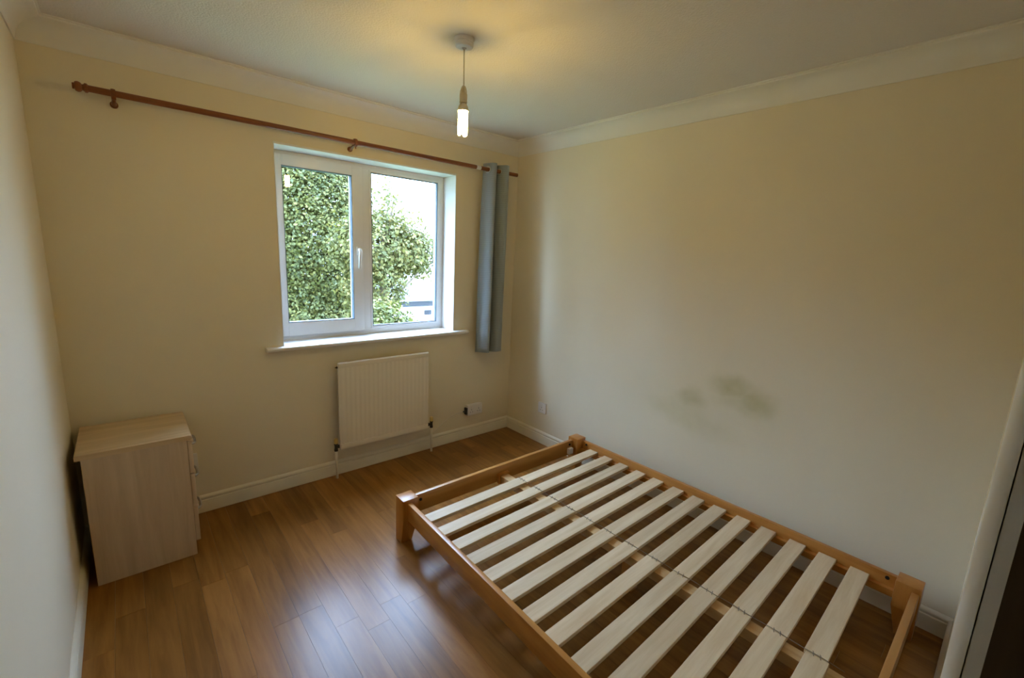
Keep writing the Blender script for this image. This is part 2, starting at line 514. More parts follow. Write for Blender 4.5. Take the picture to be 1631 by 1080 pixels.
# ------------------------------------------------------------------ window
win = thing('window_1', (WX0, 0.17, WZ0), 'white plastic window with an opening left sash and a fixed right pane', 'window', kind='structure')
FY = 0.165    # room-side face of the frame
def ring(bm, x0, x1, z0, z1, w, y0, y1, bev=0.004):
    wl, wr, wb, wt = w
    box(bm, x0, x0 + wl, y0, y1, z0, z1, bev)
    box(bm, x1 - wr, x1, y0, y1, z0, z1, bev)
    box(bm, x0 + wl - 0.002, x1 - wr + 0.002, y0, y1, z0, z0 + wb, bev)
    box(bm, x0 + wl - 0.002, x1 - wr + 0.002, y0, y1, z1 - wt, z1, bev)
    return bm
fr = build('frame', ring(B(), WX0 + 0.003, WX1 - 0.003, WZ0 + 0.021, WZ1 - 0.010, (0.045, 0.042, 0.045, 0.036), FY, FY + 0.07), 'upvc', win, smooth='auto')
build('mullion', box(B(), -1.248, -1.190, FY - 0.002, FY + 0.07, WZ0 + 0.064, WZ1 - 0.044, 0.004), 'upvc', win, smooth='auto')
sash = build('sash', ring(B(), WX0 + 0.034, -1.246, WZ0 + 0.052, WZ1 - 0.034, (0.040, 0.070, 0.086, 0.062), FY - 0.020, FY + 0.045, 0.006), 'upvc', win, smooth='auto')
build('glazing_seal', ring(B(), -1.742, -1.313, 1.036, 1.991, (0.006,) * 4, FY - 0.0165, FY + 0.02, 0), 'seal', sash)
build('pane', box(B(), -1.740, -1.315, FY + 0.010, FY + 0.014, 1.038, 1.989), 'glass', sash)
build('glazing_bead', ring(B(), -1.192, -0.636, WZ0 + 0.062, WZ1 - 0.042, (0.014, 0.016, 0.016, 0.014), FY - 0.005, FY + 0.03, 0.004), 'upvc', win, smooth='auto')
build('glazing_seal', ring(B(), -1.179, -0.651, 0.977, 2.030, (0.006,) * 4, FY - 0.001, FY + 0.02, 0), 'seal', win)
build('pane', box(B(), -1.178, -0.652, FY + 0.012, FY + 0.016, 0.978, 2.029), 'glass', win)
bm = B()
box(bm, -1.294, -1.268, FY - 0.030, FY - 0.019, 1.475, 1.530, 0.003)
hd = build('handle', bm, 'upvc', sash, smooth='auto')
bm = B()
tube(bm, [(-1.281, FY - 0.028, 1.513), (-1.281, FY - 0.050, 1.513), (-1.282, FY - 0.056, 1.500), (-1.285, FY - 0.056, 1.45), (-1.288, FY - 0.054, 1.385)], [0.009, 0.010, 0.0105, 0.009, 0.007], 10)
build('handle_lever', bm, 'upvc', sash, smooth=True)
# plastered sides and head of the opening
bm = B()
box(bm, WX0 - 0.001, WX0 + 0.003, -0.0015, FY + 0.06, WZ0, WZ1)
box(bm, WX1 - 0.003, WX1 + 0.001, -0.0015, FY + 0.06, WZ0, WZ1)
box(bm, WX0, WX1, -0.0015, FY + 0.06, WZ1 - 0.010, WZ1 + 0.001)
build('reveal_lining', bm, 'reveal', win)
# window board with rounded nose
NOSE = [(-0.17, 0.0), (0.036, 0.0), (0.043, 0.004), (0.046, 0.0125), (0.043, 0.021), (0.036, 0.025), (-0.17, 0.025)]
bm = sweep(B(), NOSE, (WX0 + 0.0035, 0, WZ0 - 0.002), (WX1 - 0.0035, 0, WZ0 - 0.002), (0, -1, 0))
NOSE2 = [(0.0005, 0.0)] + NOSE[1:6] + [(0.0005, 0.025)]
sweep(bm, NOSE2, (-1.912, 0, WZ0 - 0.002), (WX0 + 0.0035, 0, WZ0 - 0.002), (0, -1, 0))
sweep(bm, NOSE2, (WX1 - 0.0035, 0, WZ0 - 0.002), (-0.478, 0, WZ0 - 0.002), (0, -1, 0))
build('window_sill', bm, 'white_paint', win, smooth='auto')

# ------------------------------------------------------------------ door casing beside the camera
door = thing('door_1', (DX1, YN, 0), 'white rounded door casing with dark brown lining at the right edge', 'door frame', kind='structure')
def casing(p_in, sgn):
    prof = [(0, -0.006), (0, 0.006)]
    for i in range(7):
        a = math.radians(180 - 90 * i / 6)
        prof.append((0.015 + 0.015 * math.cos(a), 0.005 + 0.0125 * math.sin(a)))
    prof += [(0.045, 0.0175), (0.053, 0.014), (0.060, 0.007), (0.060, 0.0002), (0.0302, 0.0002), (0.0302, -0.006)]
    return [(sgn * u, v) for u, v in prof]
bm = B()
def vert_sweep(bm, prof, x, y, z0, z1):
    a = [bm.verts.new((x + u, y + v, z0)) for u, v in prof]
    b = [bm.verts.new((x + u, y + v, z1)) for u, v in prof]
    n = len(prof)
    for k in range(n):
        bm.faces.new((a[k], a[(k + 1) % n], b[(k + 1) % n], b[k]))
    bm.faces.new(a[::-1]); bm.faces.new(b)
vert_sweep(bm, casing(0, 1), DX1, YN, 0.002, DZ + 0.06)
build('casing', bm, 'white_paint', door, smooth='auto')
bm = B()
box(bm, DX0 - 0.06, DX0, YN, YN + 0.016, 0.002, DZ + 0.06, 0.004)
build('casing', bm, 'white_paint', door, smooth='auto')
bm = B()
box(bm, DX0, DX1, YN, YN + 0.016, DZ, DZ + 0.06, 0.004)
build('casing', bm, 'white_paint', door, smooth='auto')
build('door_lining', box(B(), DX1, DX1 + 0.03, YN - 0.1, YN - 0.0062, 0.002, DZ + 0.03), 'dark_door', door)
build('door_lining', box(B(), DX0 - 0.03, DX0, YN - 0.1, YN - 0.0062, 0.002, DZ + 0.03), 'dark_door', door)
build('door_lining', box(B(), DX0, DX1, YN - 0.1, YN - 0.004, DZ, DZ + 0.03), 'dark_door', door)

# ------------------------------------------------------------------ bed
bed = thing('bed_frame', (-0.80, -1.84, 0), 'low pine double bed frame with bare wooden slats and no mattress', 'bed')
def railx(y):            # inner face of the left-hand rail, slightly out of square
    return -1.476 - 0.031 * (-1.0 - y)
ZR, ZS = 0.232, 0.195
def leg(x0, x1, y0, y1, tx, ty):
    """post with the lower half tapering on the inner faces (tx, ty: which way it narrows)"""
    bm = B()
    def quad(ax0, ax1, ay0, ay1, z):
        return [bm.verts.new(c) for c in ((ax0, ay0, z), (ax1, ay0, z), (ax1, ay1, z), (ax0, ay1, z))]
    def cut(lo, hi, t, d):
        return (lo, hi - d) if t < 0 else (lo + d, hi)
    rings = [quad(*cut(x0, x1, tx, 0.026), *cut(y0, y1, ty, 0.026), 0.0),
             quad(x0, x1, y0, y1, 0.135), quad(x0, x1, y0, y1, 0.252)]
    for a, b in zip(rings, rings[1:]):
        for k in range(4):
            bm.faces.new((a[k], a[(k + 1) % 4], b[(k + 1) % 4], b[k]))
    bm.faces.new(rings[0][::-1]); bm.faces.new(rings[-1])
    bmesh.ops.bevel(bm, geom=bm.edges[:], offset=0.003, segments=2, affect='EDGES', profile=0.6)
    return build('leg', bm, 'pine_leg', bed, smooth='auto')
leg(-1.524, -1.436, -0.966, -0.880, -1, 1)
leg(-0.170, -0.082, -0.966, -0.880, 1, 1)
leg(-0.170, -0.082, -2.806, -2.722, 1, -1)
leg(-1.582, -1.494, -2.806, -2.722, -1, -1)
# side rails
ya, yb = -0.966, -2.722
bm = B()
zb = ZR - 0.098
hexa(bm, [(railx(yb) - 0.023, yb, zb), (railx(yb), yb, zb), (railx(ya), ya, zb), (railx(ya) - 0.023, ya, zb)],
     [(railx(yb) - 0.023, yb, ZR), (railx(yb), yb, ZR), (railx(ya), ya, ZR), (railx(ya) - 0.023, ya, ZR)])
build('side_rail', bevel_all(bm, 0.0025), 'pine_frame', bed, smooth='auto')
XR = -0.108
build('side_rail', box(B(), XR, XR + 0.023, yb, ya, zb, ZR, 0.0025), 'pine_frame', bed, smooth='auto')
# end rails
build('end_rail', box(B(), -1.436, -0.170, -0.922, -0.899, zb, ZR + 0.004, 0.0025), 'pine_frame_x', bed, smooth='auto')
build('end_rail', box(B(), -1.494, -0.170, -2.800, -2.776, zb, ZR, 0.0025), 'pine_frame_x', bed, smooth='auto')
# ledgers that carry the slats
bm = B()
ZL = ZS - 0.018
hexa(bm, [(railx(yb), yb, ZL - 0.03), (railx(yb) + 0.024, yb, ZL - 0.03), (railx(ya) + 0.024, ya, ZL - 0.03), (railx(ya), ya, ZL - 0.03)],
     [(railx(yb), yb, ZL), (railx(yb) + 0.024, yb, ZL), (railx(ya) + 0.024, ya, ZL), (railx(ya), ya, ZL)])
build('ledger', bm, 'pine_frame', bed)
build('ledger', box(B(), XR - 0.024, XR, yb, ya, ZL - 0.03, ZL), 'pine_frame', bed)
# centre beam with its foot
build('centre_beam', box(B(), -0.852, -0.795, -2.776, -0.922, ZL - 0.045, ZL - 0.0005, 0.002), 'pine_beam', bed, smooth='auto')
build('centre_foot', box(B(), -0.850, -0.797, -1.905, -1.845, 0.0, ZL - 0.045, 0.003), 'pine_leg', bed, smooth='auto')
build('beam_bracket', box(B(), -0.864, -0.783, -0.945, -0.922, ZL - 0.05, ZL + 0.012, 0.002), 'pine_leg', bed, smooth='auto')
build('corner_block', box(B(), -0.225, -0.185, -0.945, -0.9225, ZL - 0.03, ZL + 0.012, 0.002), 'plastic', bed, smooth='auto')
# slats: two half-length boards in each of thirteen rows
SW, ST = 0.071, 0.017
def slat_mesh(length):
    bm = box(B(), 0, length, -SW / 2, SW / 2, -ST, 0, 0.0015, 1)
    bmesh.ops.recalc_face_normals(bm, faces=bm.faces[:])
    me = bpy.data.meshes.new('slat'); bm.to_mesh(me); bm.free()
    me.materials.append(M['pine_pale'])
    return me
XC = -0.7975
me_r = slat_mesh(XR - XC - 0.004)
me_l = {}
rs = random.Random(11)
for i in range(13):
    yr = -1.108 - 0.1272 * i + SW / 2
    yl = -1.126 - 0.1280 * i + SW / 2
    xl = railx(yl) + 0.003
    ym = yr + (yl - yr) * (XR - XC) / (XR - xl)
    ang = math.atan2(yr - yl, XR - xl)
    o = link('slat', me_r, bed)
    o.location = Vector((XC + 0.001, ym + rs.uniform(-0.002, 0.002), ZS)) - ORG[bed.name]
    o.rotation_euler = (0, 0, ang + rs.uniform(-0.003, 0.003))
    key = round(XC - 0.001 - xl, 2)
    if key not in me_l: me_l[key] = slat_mesh(key)
    o = link('slat', me_l[key], bed)
    o.location = Vector((XC - 0.001 - key, yl + (ym - yl) * 0.0 + rs.uniform(-0.003, 0.003), ZS)) - ORG[bed.name]
    o.rotation_euler = (0, 0, ang + rs.uniform(-0.003, 0.003))
# cord stapled along the joint of the slats
pts = []
yy = -1.035
while yy > -2.70:
    pts.append((XC + 0.002 * math.sin(yy * 40), yy, ZS + 0.0022)); yy -= 0.02
cord = build('slat_cord', tube(B(), pts, 0.0010, 6), 'cord', bed, smooth=True)
bm = tube(B(), [(-0.011, -0.004, 0.001), (-0.004, 0, 0.0035), (0.004, 0, 0.0035), (0.011, 0.004, 0.001)], 0.0013, 6)
bmesh.ops.recalc_face_normals(bm, faces=bm.faces[:])
me_st = bpy.data.meshes.new('staple'); bm.to_mesh(me_st); bm.free(); me_st.materials.append(M['cord'])
for i in range(13):
    ymid = -1.118 - 0.1276 * i + SW / 2
    for d in (-0.011, 0.011):
        o = link('staple', me_st, cord)
        o.location = Vector((XC, ymid + d, ZS)) - ORG[bed.name]
# bolts
def bolt(c, axis):
    bm = lathe(B(), [(0.0, -0.001), (0.008, -0.001), (0.008, 0.003), (0.005, 0.005), (0.0, 0.005)], c, axis, 14)
    build('bolt', bm, 'bolt', bed, smooth='auto')
bolt((-1.400, -0.9265, 0.205), 'Y'); bolt((-0.205, -0.9265, 0.212), 'Y')
bolt((-0.1125, -1.000, 0.214), 'X'); bolt((-0.1125, -2.690, 0.214), 'X')

# ------------------------------------------------------------------ bedside cabinet
cab = thing('bedside_cabinet', (-2.535, -0.22, 0), 'tall pale maple-effect bedside drawer cabinet in the left corner', 'cabinet')
CX0, CX1, CY0, CY1 = -2.716, -2.352, -0.410, -0.030
bm = B()
box(bm, CX0, CX1, CY0, CY0 + 0.016, 0.001, 0.598)
box(bm, CX0, CX1, CY1 - 0.016, CY1, 0.001, 0.598)
box(bm, CX0, CX0 + 0.012, CY0 + 0.016, CY1 - 0.016, 0.03, 0.598)
box(bm, CX0 + 0.012, CX1, CY0 + 0.016, CY1 - 0.016, 0.05, 0.066)
box(bm, CX1 - 0.02, CX1 - 0.004, CY0 + 0.016, CY1 - 0.016, 0.001, 0.05)
build('body', bm, 'cabinet', cab)
TOP = [(0.0, 0.0), (0.0, 0.020), (0.003, 0.023), (0.392, 0.023), (0.401, 0.019), (0.404, 0.011), (0.401, 0.004), (0.394, 0.0)]
bm = B()
a = [bm.verts.new((-2.734 + u, -0.416, 0.599 + v)) for u, v in TOP]
b = [bm.verts.new((-2.734 + u, -0.024, 0.599 + v)) for u, v in TOP]
for k in range(len(TOP)):
    bm.faces.new((a[k], a[(k + 1) % len(TOP)], b[(k + 1) % len(TOP)], b[k]))
bm.faces.new(a[::-1]); bm.faces.new(b)
build('cabinet_top', bm, 'cabinet_top', cab, smooth='auto')
for z0_, z1_ in ((0.428, 0.594), (0.252, 0.424), (0.072, 0.248)):
    d = build('drawer', box(B(), CX1 + 0.001, CX1 + 0.019, CY0 + 0.002, CY1 - 0.002, z0_, z1_, 0.002), 'cabinet', cab, smooth='auto')
    zh = (z0_ + z1_) / 2 + 0.018
    xh = CX1 + 0.019
    ym = (CY0 + CY1) / 2
    pts = [(xh - 0.001, ym - 0.064, zh), (xh + 0.014, ym - 0.062, zh), (xh + 0.023, ym - 0.045, zh), (xh + 0.026, ym, zh), (xh + 0.023, ym + 0.045, zh), (xh + 0.014, ym + 0.062, zh), (xh - 0.001, ym + 0.064, zh)]
    build('handle', tube(B(), pts, 0.006, 8), 'steel', d, smooth=True)

# ------------------------------------------------------------------ radiator
rad = thing('radiator', (-1.19, -0.06, 0.2), 'cream steel panel radiator mounted under the window', 'radiator')
RX0, RX1, RZ0, RZ1, RYF = -1.524, -0.862, 0.205, 0.797, -0.090
bm = B()
n = 20
prof = []
xs0, xs1 = RX0 + 0.018, RX1 - 0.018
for i in range(n):
    xa = xs0 + (xs1 - xs0) * i / n; w = (xs1 - xs0) / n
    prof += [(xa, 0.0), (xa + w * 0.36, 0.0), (xa + w * 0.46, 0.0010), (xa + w * 0.90, 0.0010)]
prof.append((xs1, 0.0))
zt, zb_ = RZ1 - 0.034, RZ0 + 0.040
lo = [bm.verts.new((x_, RYF + d_, zb_)) for x_, d_ in prof]
hi = [bm.verts.new((x_, RYF + d_, zt)) for x_, d_ in prof]
for k in range(len(prof) - 1):
    bm.faces.new((lo[k], lo[k + 1], hi[k + 1], hi[k]))
box(bm, RX0, RX1, RYF + 0.0026, RYF + 0.020, RZ0, RZ1, 0.005)
build('panel', bm, 'radiator', rad, smooth='auto')
build('top_seam', box(B(), RX0 + 0.004, RX1 - 0.004, RYF - 0.003, RYF + 0.012, zt, RZ1 - 0.003, 0.0045), 'radiator', rad, smooth='auto')
build('bottom_seam', box(B(), RX0 + 0.004, RX1 - 0.004, RYF - 0.003, RYF + 0.012, RZ0 + 0.003, zb_, 0.0045), 'radiator', rad, smooth='auto')
for xx in (RX0 + 0.10, RX1 - 0.10):
    build('wall_bracket', box(B(), xx - 0.02, xx + 0.02, RYF + 0.019, -0.001, RZ0 + 0.06, RZ1 - 0.06, 0.002), 'radiator', rad, smooth='auto')
bm = lathe(B(), [(0.0, 0.0), (0.007, 0.0), (0.007, -0.008), (0.004, -0.009), (0.004, -0.016), (0.0, -0.016)], (RX0 + 0.002, RYF + 0.014, RZ1 - 0.030), 'X', 12)
build('bleed_valve', bm, 'dark_metal', rad, smooth='auto')
for sx, xv, cap in ((-1, -1.543, True), (1, -0.822, True)):
    yv = -0.064
    zv = RZ0 + 0.022
    bm = B()
    lathe(bm, [(0.0, -0.030), (0.012, -0.030), (0.012, -0.014), (0.010, -0.012), (0.010, 0.012), (0.0125, 0.014), (0.0125, 0.022), (0.0, 0.022)], (xv, yv, zv), 'Z', 14)
    xe = RX0 + 0.004 if sx < 0 else RX1 - 0.004
    tube(bm, [(xv, yv, zv), (xv + (xe - xv) * 0.4, yv, zv), (xv + (xe - xv) * 0.4, yv, zv), (xe, yv - 0.008, zv)], [0.008, 0.008, 0.012, 0.012], 12)
    v = build('valve', bm, 'dark_metal', rad, smooth='auto')
    bm = lathe(B(), [(0.0, 0.020), (0.011, 0.020), (0.0125, 0.030), (0.0125, 0.050), (0.010, 0.056), (0.0, 0.057)], (xv, yv, zv), 'Z', 14)
    build('valve_cap', bm, 'brass' if sx < 0 else 'brass', v, smooth='auto')
    build('pipe', tube(B(), [(xv, yv, zv - 0.028), (xv + 0.001, yv, 0.1), (xv + 0.002, yv, 0.002)], 0.0085, 12), 'skirting', rad, smooth=True)

# ------------------------------------------------------------------ sockets
def socket(loc, facing, w, h, label, depth=0.012):
    t = thing('wall_socket', loc, label, 'socket', 'wall sockets')
    x_, y_, z_ = loc
    def bx(u0, u1, d0, d1, v0, v1, bev):
        if facing == 'Y':
            return box(B(), x_ + u0, x_ + u1, y_ - d1, y_ - d0, z_ + v0, z_ + v1, bev)
        return box(B(), x_ - d1, x_ - d0, y_ + u0, y_ + u1, z_ + v0, z_ + v1, bev)
    build('face_plate', bx(-w / 2, w / 2, 0.0005, depth, -h / 2, h / 2, 0.003), 'plastic', t, smooth='auto')
    cs = (-w / 4, w / 4) if w > 0.11 else (0,)
    for c in cs:
        build('rocker_switch', bx(c - 0.006, c + 0.006, depth, depth + 0.003, 0.014, 0.032, 0.001), 'plastic', t)
        for u, v, a_, b_ in ((0, 0.004, 0.002, 0.004), (-0.011, -0.016, 0.0035, 0.002), (0.011, -0.016, 0.0035, 0.002)):
            build('pin_hole', bx(c + u - a_, c + u + a_, depth - 0.001, depth + 0.0004, v - b_, v + b_, 0), 'black_plastic', t)
    return t
socket((-0.388, 0, 0.247), 'Y', 0.147, 0.088, 'white double wall socket under the curtain, lead plugged in', 0.036)
socket((0, -0.438, 0.303), 'X', 0.086, 0.086, 'single white wall socket low on the stained wall near the corner')
socket((-2.358, 0, 0.318), 'Y', 0.147, 0.088, 'white wall socket half hidden behind the bedside cabinet')

plug = thing('plug', (-0.478, -0.02, 0.247), 'small black plug and thin cream lead at the double socket', 'plug')
bm = box(B(), -0.477, -0.4625, -0.034, -0.004, 0.215, 0.272, 0.003)
build('plug_body', bm, 'black_plastic', plug, smooth='auto')
build('plug_neck', tube(B(), [(-0.477, -0.02, 0.244), (-0.500, -0.02, 0.242)], [0.008, 0.005], 10), 'black_plastic', plug, smooth='auto')
cpts = []
import itertools
key = [(-0.499, -0.02, 0.242), (-0.56, -0.012, 0.236), (-0.63, -0.006, 0.212), (-0.70, -0.006, 0.168), (-0.76, -0.008, 0.125), (-0.80, -0.010, 0.108), (-0.90, -0.012, 0.1055), (-1.05, -0.012, 0.1055)]
def catmull(P, n=6):
    P = [Vector(p) for p in P]; out = []
    for i in range(len(P) - 1):
        p0, p1, p2, p3 = P[max(i - 1, 0)], P[i], P[i + 1], P[min(i + 2, len(P) - 1)]
        for j in range(n):
            t = j / n
            out.append(0.5 * (2 * p1 + (p2 - p0) * t + (2 * p0 - 5 * p1 + 4 * p2 - p3) * t * t + (3 * p1 - p0 - 3 * p2 + p3) * t ** 3))
    out.append(P[-1]); return out
build('lead', tube(B(), catmull(key), 0.0028, 8), 'plastic_cream', plug, smooth=True)

# ------------------------------------------------------------------ curtain pole
PY, PZ = -0.090, 2.143
pole = thing('curtain_pole', (-1.35, 0, PZ), 'long reddish-brown wooden curtain pole above the window', 'curtain pole')
build('rod', tube(B(), [(-2.565, PY, PZ + 0.004), (-0.086, PY, PZ - 0.003)], 0.0140, 20), 'pole_wood', pole, smooth='auto')
bm = lathe(B(), [(0.0, 0.0), (0.016, 0.0), (0.019, -0.004), (0.019, -0.010), (0.014, -0.014), (0.012, -0.018), (0.019, -0.024), (0.0215, -0.032), (0.019, -0.040), (0.012, -0.044), (0.013, -0.047), (0.012, -0.050), (0.0, -0.050)], (-2.553, PY, PZ + 0.004), 'X', 20)
build('finial', bm, 'pole_wood', pole, smooth='auto')
for xb in (-2.472, -1.383):
    bm = B()
    lathe(bm, [(0.0142, -0.008), (0.022, -0.008), (0.0235, 0.0), (0.022, 0.008), (0.0142, 0.008)], (xb, PY, PZ), 'X', 20)
    tube(bm, [(xb, PY + 0.016, PZ - 0.008), (xb, -0.045, PZ - 0.020), (xb, -0.014, PZ - 0.026)], [0.007, 0.008, 0.010], 12)
    lathe(bm, [(0.0, -0.0005), (0.015, -0.0005), (0.015, -0.010), (0.011, -0.015), (0.0, -0.015)], (xb, 0, PZ - 0.026), 'Y', 18)
    lathe(bm, [(0.0, -0.024), (0.004, -0.023), (0.005, -0.018), (0.0035, -0.012), (0.0, -0.010)], (xb, PY, PZ - 0.012), 'Z', 12)
    build('bracket', bm, 'pole_wood', pole, smooth='auto')
build('sticker', tube(B(), [(-0.485, PY, PZ - 0.0017), (-0.445, PY, PZ - 0.0018)], 0.0143, 20), 'plastic', pole, smooth='auto')

# ------------------------------------------------------------------ curtain, bunched at the right end of the pole
cur = thing('curtain', (-0.27, PY, 0.74), 'grey-blue eyelet curtain bunched beside the window near the corner', 'curtain')
bm = B()
uvl = bm.loops.layers.uv.new('UVMap')
NU = 120
ZT, ZB = 2.186, 0.742
VS = [0.0035 * k / (ZT - ZB) for k in range(26)]
VS += [VS[-1] + (1 - VS[-1]) * k / 36 for k in range(1, 37)]
grid = []
PH0 = math.pi * 0.42
def cphase(u):
    return 2 * math.pi * (2.05 * u ** 0.85) + PH0
def cpos(u, v):
    # u across the folds, v from the top (0) down (1)
    ph = cphase(u)
    amp = 0.050 + 0.006 * v
    xw0, xw1 = -0.383 - 0.030 * v ** 0.8, -0.160 - 0.008 * v
    xx = xw0 + (xw1 - xw0) * u + 0.0115 * (math.cos(ph) - math.cos(PH0)) + 0.004 * v * math.sin(3.1 * ph)
    yy = PY - 0.004 + amp * math.sin(ph) + 0.010 * v * math.sin(2.3 * ph + 1.0) + 0.004 * math.sin(5 * v + 4 * u)
    zz = ZT + (ZB - ZT) * v - 0.006 * v * math.sin(ph) - 0.012 * (u - 0.5) * v
    return (xx, yy, zz)
for v in VS:
    grid.append([bm.verts.new(cpos(i / NU, v)) for i in range(NU + 1)])
for j in range(len(VS) - 1):
    for i in range(NU):
        cy_ = sum(p.co.y for p in (grid[j][i], grid[j + 1][i + 1])) / 2 - PY
        cz_ = sum(p.co.z for p in (grid[j][i], grid[j + 1][i + 1])) / 2 - PZ
        if math.hypot(cy_, cz_) < 0.0205:      # hole inside the eyelet
            continue
        f = bm.faces.new((grid[j][i], grid[j + 1][i], grid[j + 1][i + 1], grid[j][i + 1]))
        for l, (a_, b_) in zip(f.loops, ((i, j), (i, j + 1), (i + 1, j + 1), (i + 1, j))):
            l[uvl].uv = (a_ / NU, VS[b_] * 2.6)
bmesh.ops.delete(bm, geom=[v for v in bm.verts if not v.link_faces], context='VERTS')
cl = build('fabric', bm, 'curtain', cur, smooth=True)
sol = cl.modifiers.new('thickness', 'SOLIDIFY'); sol.thickness = 0.003; sol.offset = 0
# metal eyelets where the cloth crosses the pole
for kx in range(1, 6):
    u = ((kx * math.pi - PH0) / (2 * math.pi * 2.05)) ** (1 / 0.85)
    if not 0.02 < u < 0.98: continue
    p = Vector(cpos(u, 0.03)); q = Vector(cpos(u + 0.01, 0.03)); d = (q - p); d.z = 0; d.normalize()
    nrm = Vector((-d.y, d.x, 0))
    bm = B()
    c = Vector((p.x, PY, PZ - 0.002))
    pts = [c + 0.0225 * (math.cos(a) * d + math.sin(a) * Vector((0, 0, 1))) for a in [2 * math.pi * t / 20 for t in range(21)]]
    tube(bm, pts, 0.0035, 8, cap=False)
    build('eyelet', bm, 'steel', cur, smooth=True)

# ------------------------------------------------------------------ pendant lamp
PX, PYY = -1.347, -1.168
lamp = thing('pendant_lamp', (PX, PYY, H), 'bare glowing energy-saving bulb hanging from the ceiling on a flex', 'lamp')
bm = lathe(B(), [(0.0, -0.0005), (0.041, -0.0005), (0.041, -0.016), (0.0385, -0.018), (0.038, -0.028), (0.033, -0.034), (0.010, -0.036), (0.007, -0.042), (0.0, -0.042)], (PX, PYY, H), 'Z', 32)
build('ceiling_rose', bm, 'plastic', lamp, smooth='auto')
build('flex', tube(B(), [(PX, PYY, H - 0.040), (PX + 0.001, PYY, 2.30), (PX + 0.002, PYY, 2.212)], 0.0028, 8), 'plastic_cream', lamp, smooth=True)
hx_, hy_ = PX + 0.002, PYY
bm = lathe(B(), [(0.0, 2.219), (0.007, 2.218), (0.012, 2.208), (0.0155, 2.196), (0.0155, 2.190), (0.0145, 2.1895), (0.0145, 2.187), (0.0165, 2.1865), (0.0165, 2.160), (0.0150, 2.159), (0.0150, 2.156), (0.0175, 2.155), (0.0175, 2.150), (0.0, 2.150)], (hx_, hy_, 0), 'Z', 24)
build('lamp_holder', bm, 'plastic_cream', lamp, smooth='auto')
bm = lathe(B(), [(0.0, 2.152), (0.014, 2.152), (0.0145, 2.145), (0.021, 2.136), (0.0235, 2.126), (0.0235, 2.119), (0.0, 2.119)], (hx_, hy_, 0), 'Z', 24)
bulb = build('bulb', bm, 'plastic_cream', lamp, smooth='auto')
for i in range(3):
    a = math.radians(20 + 60 * 2 * i)
    c1 = Vector((math.cos(a - 0.42), math.sin(a - 0.42), 0)) * 0.0165
    c2 = Vector((math.cos(a + 0.42), math.sin(a + 0.42), 0)) * 0.0165
    base = Vector((hx_, hy_, 0))
    zt_, zbt = 2.120, 2.032
    mid = (c1 + c2) / 2; hw = (c2 - c1) / 2
    pts = [base + c1 + Vector((0, 0, zt_)), base + c1 + Vector((0, 0, zbt))]
    for t in (30, 60, 90, 120, 150):
        tr_ = math.radians(t)
        pts.append(base + mid - hw * math.cos(tr_) + Vector((0, 0, zbt - 0.007 * math.sin(tr_))))
    pts += [base + c2 + Vector((0, 0, zbt)), base + c2 + Vector((0, 0, zt_))]
    build('glowing_tube', tube(B(), pts, 0.0058, 8), 'bulb', bulb, smooth=True)

# ------------------------------------------------------------------ outside
GZ = -2.7
info(build('ground', box(B(), -30, 40, 0.6, 60, GZ - 0.3, GZ), 'lawn', origin=(0, 20, GZ)), 'rough green ground outside below the window', 'ground', kind='structure')

def leaves(name, clumps, mat, parent, seed, size=0.055):
    """clumps: (cx, cy, cz, rx, ry, rz, count): leaf blades gathered in sprays over an ellipsoid shell"""
    rg = np.random.default_rng(seed)
    V, S = [], []
    for (cx_, cy_, cz_, rx, ry, rz, cnt) in clumps:
        nspray = max(1, cnt // 14)
        d = rg.normal(size=(nspray, 3)); d /= np.linalg.norm(d, axis=1)[:, None]
        rad_ = 1.0 - np.abs(rg.normal(0, 0.13, nspray)) + rg.normal(0, 0.04, nspray)
        cen = np.array([cx_, cy_, cz_]) + d * np.array([rx, ry, rz]) * rad_[:, None]
        shade_c = rg.uniform(0.0, 1.0, nspray)
        idx = rg.integers(0, nspray, cnt)
        p = cen[idx] + rg.normal(0, 0.075, (cnt, 3))
        nrm = d[idx] * 0.8 + rg.normal(0, 0.55, (cnt, 3)) + np.array([0, 0, 0.35])
        nrm /= np.linalg.norm(nrm, axis=1)[:, None]
        t = rg.normal(size=(cnt, 3)); t -= nrm * np.sum(t * nrm, axis=1)[:, None]; t /= np.linalg.norm(t, axis=1)[:, None]
        b_ = np.cross(nrm, t)
        s = size * rg.uniform(0.65, 1.3, cnt)[:, None]
        q = np.stack([p - t * s * 0.6, p + b_ * s * 0.42 + nrm * s * 0.10, p + t * s * 0.75, p - b_ * s * 0.42 + nrm * s * 0.10], axis=1)
        V.append(q.reshape(-1, 3)); S.append(np.clip(shade_c[idx] * 0.65 + rg.uniform(0, 0.35, cnt), 0, 1))
    V = np.concatenate(V); S = np.concatenate(S)
    V = V - np.array(ORG[parent.name])
    nq = len(V) // 4
    me = bpy.data.meshes.new(name)
    me.vertices.add(len(V)); me.vertices.foreach_set('co', V.ravel())
    me.loops.add(nq * 4); me.loops.foreach_set('vertex_index', np.arange(nq * 4, dtype=np.int32))
    me.polygons.add(nq); me.polygons.foreach_set('loop_start', np.arange(0, nq * 4, 4, dtype=np.int32))
    at = me.attributes.new('leaf_shade', 'FLOAT', 'FACE'); at.data.foreach_set('value', S.astype(np.float32))
    me.update(); me.validate()
    me.materials.append(M[mat])
    o = link(name, me, parent); o['kind'] = 'stuff'
    return o

